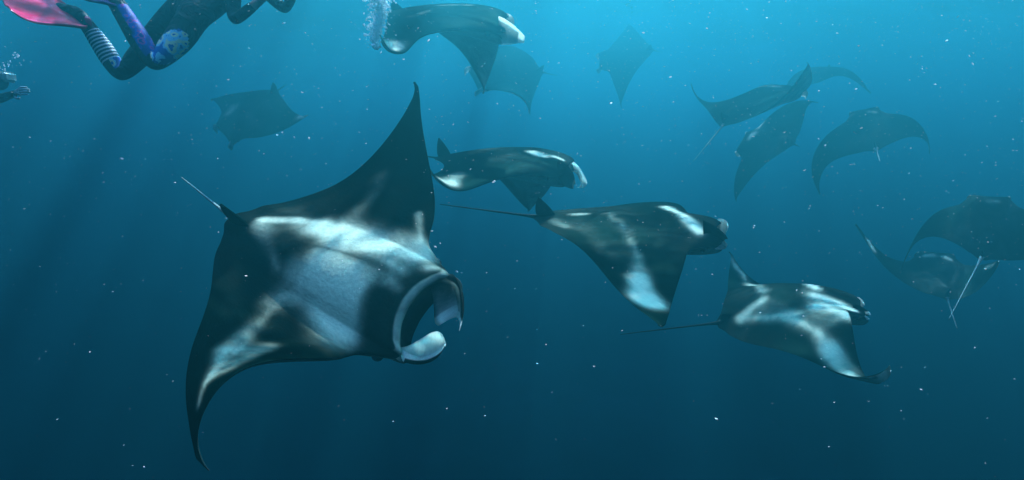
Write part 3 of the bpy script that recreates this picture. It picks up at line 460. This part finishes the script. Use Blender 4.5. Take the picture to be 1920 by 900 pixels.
def seg_param(P,a,b):
    d=b-a; t=((P-a)@d)/(d@d); return t,np.linalg.norm(P-(a+np.clip(t,0,1)[:,None]*d),axis=1)
def hand_joints(J,R,E,wrist,dirv,side,tag_,curl=.35,pointing=None):
    # palm and five fingers rooted in the palm
    d=np.array(dirv,float); d/=np.linalg.norm(d); s=np.array(side,float); s-=d*(s@d); s/=np.linalg.norm(s); n=np.cross(d,s)
    w=J[wrist]; J[tag_+'palm']=w+d*.055; R[tag_+'palm']=(.032,.017); E.append((wrist,tag_+'palm'))
    for i,(off,ln) in enumerate([(-.030,.060),(-.010,.072),(.010,.068),(.028,.052)]):
        a=w+d*.092+s*off; b_=a+d*ln*.55-n*ln*.12*curl; c_=b_+d*ln*.42-n*ln*.4*curl
        for q,(pt,r) in enumerate(((a,.0105),(b_,.009),(c_,.0075))): J[f'{tag_}f{i}{q}']=pt; R[f'{tag_}f{i}{q}']=r
        E+= [(tag_+'palm',f'{tag_}f{i}0'),(f'{tag_}f{i}0',f'{tag_}f{i}1'),(f'{tag_}f{i}1',f'{tag_}f{i}2')]
    a=w+d*.03-s*.034; b_=a+d*.035-s*.022; c_=b_+d*.03-s*.004
    for q,(pt,r) in enumerate(((a,.012),(b_,.0105),(c_,.008))): J[f'{tag_}t{q}']=pt;R[f'{tag_}t{q}']=r
    E+=[(wrist,tag_+'t0'),(tag_+'t0',tag_+'t1'),(tag_+'t1',tag_+'t2')]
def swimmer():
    U_=unproj
    J=dict(pelvis=U_(362,6,3.85),spine=U_(408,-14,3.92),chest=U_(452,-48,4.0),neck=U_(486,-78,4.05),head=U_(500,-92,4.06),crown=U_(530,-108,4.1),
      hip1=U_(338,16,3.98),mid1=U_(285,78,3.97),knee1=U_(226,143,3.95),calf1=U_(199,98,3.93),ank1=U_(160,42,3.9),heel1=U_(146,24,3.9),toe1=U_(100,12,3.9),
      hip2=U_(366,26,3.72),mid2=U_(335,75,3.66),knee2=U_(289,122,3.6),calf2=U_(262,75,3.6),ank2=U_(216,2,3.62),heel2=U_(205,-14,3.62),toe2=U_(162,-24,3.62),
      sh1=U_(436,-34,3.84),el1=U_(438,40,3.78),wr1=U_(492,-2,3.75),sh2=U_(478,-40,4.12),el2=U_(535,20,4.15),wr2=U_(560,-36,4.1))
    R=dict(pelvis=.135,spine=.125,chest=.15,neck=.06,head=.095,crown=.08,hip1=.10,mid1=.085,knee1=.058,calf1=.066,ank1=.045,heel1=.045,toe1=.03,
      hip2=.10,mid2=.088,knee2=.06,calf2=.068,ank2=.05,heel2=.045,toe2=.03,sh1=.06,el1=.042,wr1=.028,sh2=.06,el2=.042,wr2=.028)
    E=[('pelvis','spine'),('spine','chest'),('chest','neck'),('neck','head'),('head','crown')]
    for s in '12': E+=[('pelvis','hip'+s),('hip'+s,'mid'+s),('mid'+s,'knee'+s),('knee'+s,'calf'+s),('calf'+s,'ank'+s),('ank'+s,'heel'+s),('heel'+s,'toe'+s),('chest','sh'+s),('sh'+s,'el'+s),('el'+s,'wr'+s)]
    hand_joints(J,R,E,'wr1',J['wr1']-J['el1'],(0,1,.2),'a'); hand_joints(J,R,E,'wr2',J['wr2']-J['el2'],(0,1,.2),'b')
    me=body_from_skeleton('body',J,R,E,'pelvis')
    P=np.array([v.co[:] for v in me.vertices])
    t1,d1=seg_param(P,J['ank1'],J['knee1']); t2,d2=seg_param(P,J['ank2'],J['knee2'])
    add_attr(me,'along',t1)
    for m_ in (SUIT,STRIPE,PURPLE,KNEE,SHIRT,SKINM): me.materials.append(m_)
    kp=U_(320,86,3.5)
    for f in me.polygons:
        c=np.array(f.center); i=f.vertices[0]; k=0
        if d1[i]<.085 and .16<t1[i]<.74: k=1
        if d2[i]<.085 and .12<t2[i]<.9 and f.normal.x+ f.normal.z*.3>.12 and d2[i]<=d1[i]: k=2
        if np.linalg.norm(c-kp)<.16 and c[1]<J['mid2'][1]+.02: k=3
        if np.linalg.norm(c-J['knee1'])<.12 and f.normal.x>.35 and f.normal.z>0: k=3
        if np.linalg.norm(c-J['spine'])<.2 and -.06<c[0]-J['spine'][0]<.03: k=4
        if min(np.linalg.norm(c-J['aPALM'.replace('PALM','palm')]),np.linalg.norm(c-J['bpalm']))<.13 or np.linalg.norm(c-J['head'])<.11: k=5
        f.material_index=k
    root=bpy.data.objects.new('person',None); C.objects.link(root); org=Vector(J['pelvis']); root.location=org
    tag(root,'swimmer in black wetsuit kneeling in the water, striped and blue patterned leggings','person','swimmers at the surface')
    me.transform(Matrix.Translation(-org)); link('body',me,None,root)
    hd=np.array(J['head'])*.5+np.array(J['crown'])*.5; ax=Vector(J['crown']-J['head']).normalized()
    # hair, mask, snorkel on the head (above the frame)
    bm=bmesh.new(); bmesh.ops.create_uvsphere(bm,u_segments=20,v_segments=14,radius=.108); 
    for v in bm.verts: v.co.z*=1.08
    bmesh.ops.delete(bm,geom=[v for v in bm.verts if v.co.z<-.03],context='VERTS')
    mh=bpy.data.meshes.new('hair'); bm.to_mesh(mh); bm.free(); mh.transform(ax.to_track_quat('Z','Y').to_matrix().to_4x4()); mh.transform(Matrix.Translation(Vector(hd)-org+ax*.02+Vector((0,0,.02))))
    mh.polygons.foreach_set('use_smooth',[True]*len(mh.polygons)); link('hair',mh,simple('dark_hair',(.01,.008,.006),.6,IOR=1.2),root)
    bm=bmesh.new(); bmesh.ops.create_cube(bm,size=1); bmesh.ops.scale(bm,vec=(.13,.05,.08),verts=bm.verts); bmesh.ops.bevel(bm,geom=bm.edges[:],offset=.018,segments=3,affect='EDGES')
    mk=bpy.data.meshes.new('dive_mask'); bm.to_mesh(mk); bm.free(); mk.transform(Matrix.Translation(Vector(hd)-org+Vector((.05,-.04,-.09)))); link('dive_mask',mk,simple('mask_rubber',(.01,.01,.012),.3),root)
    return J
def fin(label,ank,toe,tipA,tipB,colmat,pocket=(.02,.02,.08)):
    """swim fin: foot pocket round the foot, blade fanning to two corner points, raised side rails"""
    ank,toe,tipA,tipB=[np.array(a,float) for a in (ank,toe,tipA,tipB)]
    root=bpy.data.objects.new('swim_fin',None); C.objects.link(root); root.location=Vector(ank)
    tag(root,label,'swim fin','swim fins on the kneeling swimmer')
    mid=(tipA+tipB)/2; ax=mid-ank; across=(tipA-tipB); across/=np.linalg.norm(across); nrm=np.cross(ax,across); nrm/=np.linalg.norm(nrm)
    ns,nw=34,21; Vv=[]
    for g in (1,-1):
        for i in range(ns):
            t=i/(ns-1); c=ank*(1-t)+mid*t; w=.06+(np.linalg.norm(tipA-tipB)/2-.06)*min(1,t*1.15)**.7
            for j in range(nw):
                q=j/(nw-1)*2-1
                rip=.014*math.sin(q*9)*t+.03*math.sin(t*5+q*1.5)*t
                Vv.append(c+across*q*w+ax*(.09*(1-q*q)*t-.05*abs(math.sin(q*3.1))*max(0,t-.75)*2)+nrm*(rip+g*.0035)-ank)
    m_=ns*nw; ff=grid_faces(ns,nw)+[tuple(m_+k for k in f[::-1]) for f in grid_faces(ns,nw)]
    for i in range(ns-1):
        for j in (0,nw-1): a0=i*nw+j;b0=a0+nw; ff.append((a0,b0,b0+m_,a0+m_))
    for j in range(nw-1):
        for i in (0,ns-1): a0=i*nw+j; ff.append((a0,a0+1,a0+1+m_,a0+m_))
    link('blade',mesh('blade',Vv,ff),colmat,root)
    for sg in (0,nw-1):
        Vt=[]
        for i in range(ns):
            c=Vv[i*nw+sg]; r=.012*(1-.6*i/(ns-1))
            for k in range(6): th=k*math.pi/3; Vt.append(c+nrm*math.cos(th)*r+across*math.sin(th)*r)
        link('rail',mesh('rail',Vt,grid_faces(ns,6,True)),colmat,root)
    Vt=[];n=12; cl=[ank-ank+(toe-ank)*(-.15+1.35*i/7) for i in range(8)]
    for i,c in enumerate(cl):
        r=(.05,.056,.056,.055,.052,.047,.038,.02)[i]
        for k in range(n): th=k*2*math.pi/n; Vt.append(c+nrm*math.cos(th)*r*.8+across*math.sin(th)*r)
    link('foot_pocket',mesh('foot_pocket',Vt,grid_faces(8,n,True)+[tuple(7*n+k for k in range(n))]),simple('fin_rubber',pocket,.5,IOR=1.2),root)
def fin_mat(name,a,b_):
    m,nt,b,_=mat(name); L=nt.links.new
    tc=node(nt,'ShaderNodeTexCoord'); nz=node(nt,'ShaderNodeTexNoise'); nz.inputs['Scale'].default_value=9; nz.inputs['Detail'].default_value=4
    rp=node(nt,'ShaderNodeValToRGB'); rp.color_ramp.elements[0].color=(*a,1); rp.color_ramp.elements[1].color=(*b_,1); rp.color_ramp.elements[0].position=.45; rp.color_ramp.elements[1].position=.68
    L(tc.outputs['Object'],nz.inputs[0]); L(nz.outputs[0],rp.inputs[0])
    df=node(nt,'ShaderNodeBsdfDiffuse'); tl=node(nt,'ShaderNodeBsdfTranslucent'); ms=node(nt,'ShaderNodeMixShader'); ms.inputs[0].default_value=.25
    gl=node(nt,'ShaderNodeBsdfGlossy'); gl.inputs['Roughness'].default_value=.18; m2=node(nt,'ShaderNodeMixShader'); m2.inputs[0].default_value=.02
    bp=node(nt,'ShaderNodeBump'); bp.inputs['Strength'].default_value=.7; bp.inputs['Distance'].default_value=.03; L(nz.outputs[0],bp.inputs['Height']); L(bp.outputs[0],gl.inputs['Normal'])
    L(rp.outputs[0],df.inputs[0]); L(rp.outputs[0],tl.inputs[0]); L(df.outputs[0],ms.inputs[1]); L(tl.outputs[0],ms.inputs[2]); L(ms.outputs[0],m2.inputs[1]); L(gl.outputs[0],m2.inputs[2]); nt.nodes.remove(b); L(m2.outputs[0],_.inputs['Surface'])
    return m
PJ=swimmer()
PINK=fin_mat('pink_fin',(.50,.008,.07),(.85,.10,.24)); PURP=fin_mat('purple_fin',(.07,.02,.20),(.25,.05,.25))
fin('bright pink swim fin trailing from the swimmer\'s striped leg',PJ['ank1'],PJ['toe1'],unproj(20,24,3.6),unproj(0,-60,3.9),PINK,(.22,.01,.08))
fin('purple swim fin on the swimmer\'s blue legging foot at the top edge',PJ['ank2'],PJ['toe2'],unproj(125,-22,3.5),unproj(100,-100,3.8),PURP)
def far_swimmer():
    U_=unproj; D=5.2
    J=dict(chest=U_(-52,160,D),neck=U_(-22,154,D),head=U_(-4,150,D),face=U_(10,152,D),sh=U_(-44,176,D-.1),el=U_(-4,186,D-.2),wr=U_(24,176,D-.3),
      spine=U_(-100,158,D),pelvis=U_(-150,150,D),k1=U_(-225,160,D),a1=U_(-300,140,D),k2=U_(-225,140,D+.15),a2=U_(-295,118,D+.15),sh2=U_(-44,150,D+.2),el2=U_(-10,120,D+.35),wr2=U_(25,140,D+.35))
    J['wr2']=U_(-40,100,D+.35)
    R=dict(chest=.14,neck=.06,head=.10,face=.075,sh=.06,el=.042,wr=.03,spine=.12,pelvis=.13,k1=.06,a1=.04,k2=.06,a2=.04,sh2=.06,el2=.042,wr2=.03)
    E=[('pelvis','spine'),('spine','chest'),('chest','neck'),('neck','head'),('head','face'),('chest','sh'),('sh','el'),('el','wr'),('pelvis','k1'),('k1','a1'),('pelvis','k2'),('k2','a2'),('chest','sh2'),('sh2','el2'),('el2','wr2')]
    hand_joints(J,R,E,'wr',J['wr']-J['el']+np.array([.05,0,.02]),(0,.3,1),'a',curl=1.); hand_joints(J,R,E,'wr2',J['wr2']-J['el2'],(0,.3,1),'b')
    me=body_from_skeleton('body',J,R,E,'chest',2)
    for m_ in (SUIT,simple('pale_glove',(.3,.38,.38),.6,IOR=1.2)): me.materials.append(m_)
    for f in me.polygons:
        c=np.array(f.center); f.material_index=1 if c[0]>J['apalm'][0]-.01 and np.linalg.norm(c-J['apalm'])<.13 else 0
    root=bpy.data.objects.new('person',None); C.objects.link(root); root.location=Vector(J['chest'])
    tag(root,'distant swimmer in dark hood reaching a pale hand, cut by the left edge','person','swimmers at the surface')
    me.transform(Matrix.Translation(-Vector(J['chest']))); link('body',me,None,root)
    bm=bmesh.new(); bmesh.ops.create_cube(bm,size=1); bmesh.ops.scale(bm,vec=(.05,.14,.085),verts=bm.verts); bmesh.ops.bevel(bm,geom=bm.edges[:],offset=.018,segments=3,affect='EDGES')
    mk=bpy.data.meshes.new('dive_mask'); bm.to_mesh(mk); bm.free(); mk.transform(Matrix.Translation(Vector(J['face'])-Vector(J['chest'])+Vector((.055,-.03,.03)))); link('dive_mask',mk,simple('clear_mask',(.3,.4,.36),.2),root)
far_swimmer()

# ---------------- suspended particles and bubbles ----------------
def ico():
    bm=bmesh.new(); bmesh.ops.create_icosphere(bm,subdivisions=1,radius=1); V=np.array([v.co[:] for v in bm.verts]); Fc=np.array([[v.index for v in f.verts] for f in bm.faces]); bm.free(); return V,Fc
IV,IF=ico()
def scatter(name,P,S,material,label,jit=.35):
    n=len(P); V=np.zeros((n,len(IV),3)); 
    for i in range(n):
        r=rotm(nr.normal(size=3)*S[i][3]); V[i]=((IV*(1+jit*nr.uniform(-1,1,(len(IV),1))))*S[i][:3])@r.T+P[i]
    Fc=(IF[None]+np.arange(n)[:,None,None]*len(IV)).reshape(-1,3)
    me=bpy.data.meshes.new(name); me.vertices.add(n*len(IV)); me.vertices.foreach_set('co',V.ravel()); me.loops.add(Fc.size); me.loops.foreach_set('vertex_index',Fc.ravel()); me.polygons.add(len(Fc)); me.polygons.foreach_set('loop_start',np.arange(0,Fc.size,3)); me.polygons.foreach_set('loop_total',np.full(len(Fc),3)); me.update(calc_edges=True)
    me.polygons.foreach_set('use_smooth',[True]*len(Fc))
    o=link(name,me,material); tag(o,kind='stuff',label=label)
def flake_mat(name,col,tr=.5,col2=(.90,.86,.86)):
    m,nt,b,_=mat(name); L=nt.links.new; nt.nodes.remove(b)
    df=node(nt,'ShaderNodeBsdfDiffuse'); tl=node(nt,'ShaderNodeBsdfTranslucent'); ms=node(nt,'ShaderNodeMixShader'); ms.inputs[0].default_value=tr
    nz=node(nt,'ShaderNodeTexNoise'); nz.inputs['Scale'].default_value=1.7; tc=node(nt,'ShaderNodeTexCoord'); mx=node(nt,'ShaderNodeMix',data_type='RGBA'); mx.inputs[6].default_value=(*col,1); mx.inputs[7].default_value=(*col2,1)
    L(tc.outputs['Object'],nz.inputs[0]); L(nz.outputs[0],mx.inputs[0]); L(mx.outputs[2],df.inputs[0]); L(mx.outputs[2],tl.inputs[0]); L(df.outputs[0],ms.inputs[1]); L(tl.outputs[0],ms.inputs[2]); L(ms.outputs[0],_.inputs['Surface'])
    return m
P=[];S=[]
while len(P)<34000:
    d=nr.uniform(1.3**3,14**3)**(1/3.) if nr.rand()<.75 else nr.uniform(1.0,6)
    x=(nr.uniform(-1.15,1.15))*.84*d; y=d; z=nr.uniform(-3.6,2.5)
    # more of it near the lit surface and towards the right
    if nr.rand()>0.025+.975*np.clip((z+1.6)/3.4,0,1)**1.3*(.6+.4*np.clip((x/d+.6),0,1)): continue
    if abs(z)>d*.62: continue
    s=math.exp(nr.normal(-6.5,.5))*(.5 if d<2.4 else 1.)
    P.append((x,y,z)); e=nr.uniform(1,2.2); S.append((s*e,s*nr.uniform(.6,1),s*nr.uniform(.45,.8),.45))
scatter('plankton',P,S,flake_mat('plankton',(.85,.92,.9)),'pale plankton flecks drifting through the lit water')
# bubble trail
P=[];S=[]
for i in range(2400):
    t=nr.rand()**.8; px=702+8*math.sin(t*5)+nr.normal(0,1)*(9.5*(1-t)**.6+1.5)+10*t; py=-30+122*t
    if nr.rand()<.2: px+=nr.normal(0,6)-8*(1-t)
    d=5.25+nr.normal(0,.05); P.append(unproj(px,py,d)); s=math.exp(nr.normal(-5.35,.65))*(1.15-.45*t); S.append((s,s,s*.8,3))
scatter('bubbles',P,S,flake_mat('bubble_foam',(.9,.97,.97),.4,(.8,.9,.92)),'white bubble trail falling from the surface beside the arching ray',.12)
P=[];S=[]
for i in range(40):
    px,py=[(5,130),(22,112),(34,100),(12,118),(38,118),(28,106)][nr.randint(6)]; px+=nr.normal(0,5);py+=nr.normal(0,4)
    P.append(unproj(px,py,5.3+nr.normal(0,.08))); s=math.exp(nr.normal(-5.5,.45)); S.append((s,s,s*.7,3))
scatter('bubbles',P,S,bpy.data.materials['bubble_foam'],'small bubbles rising from the distant swimmer',.12)
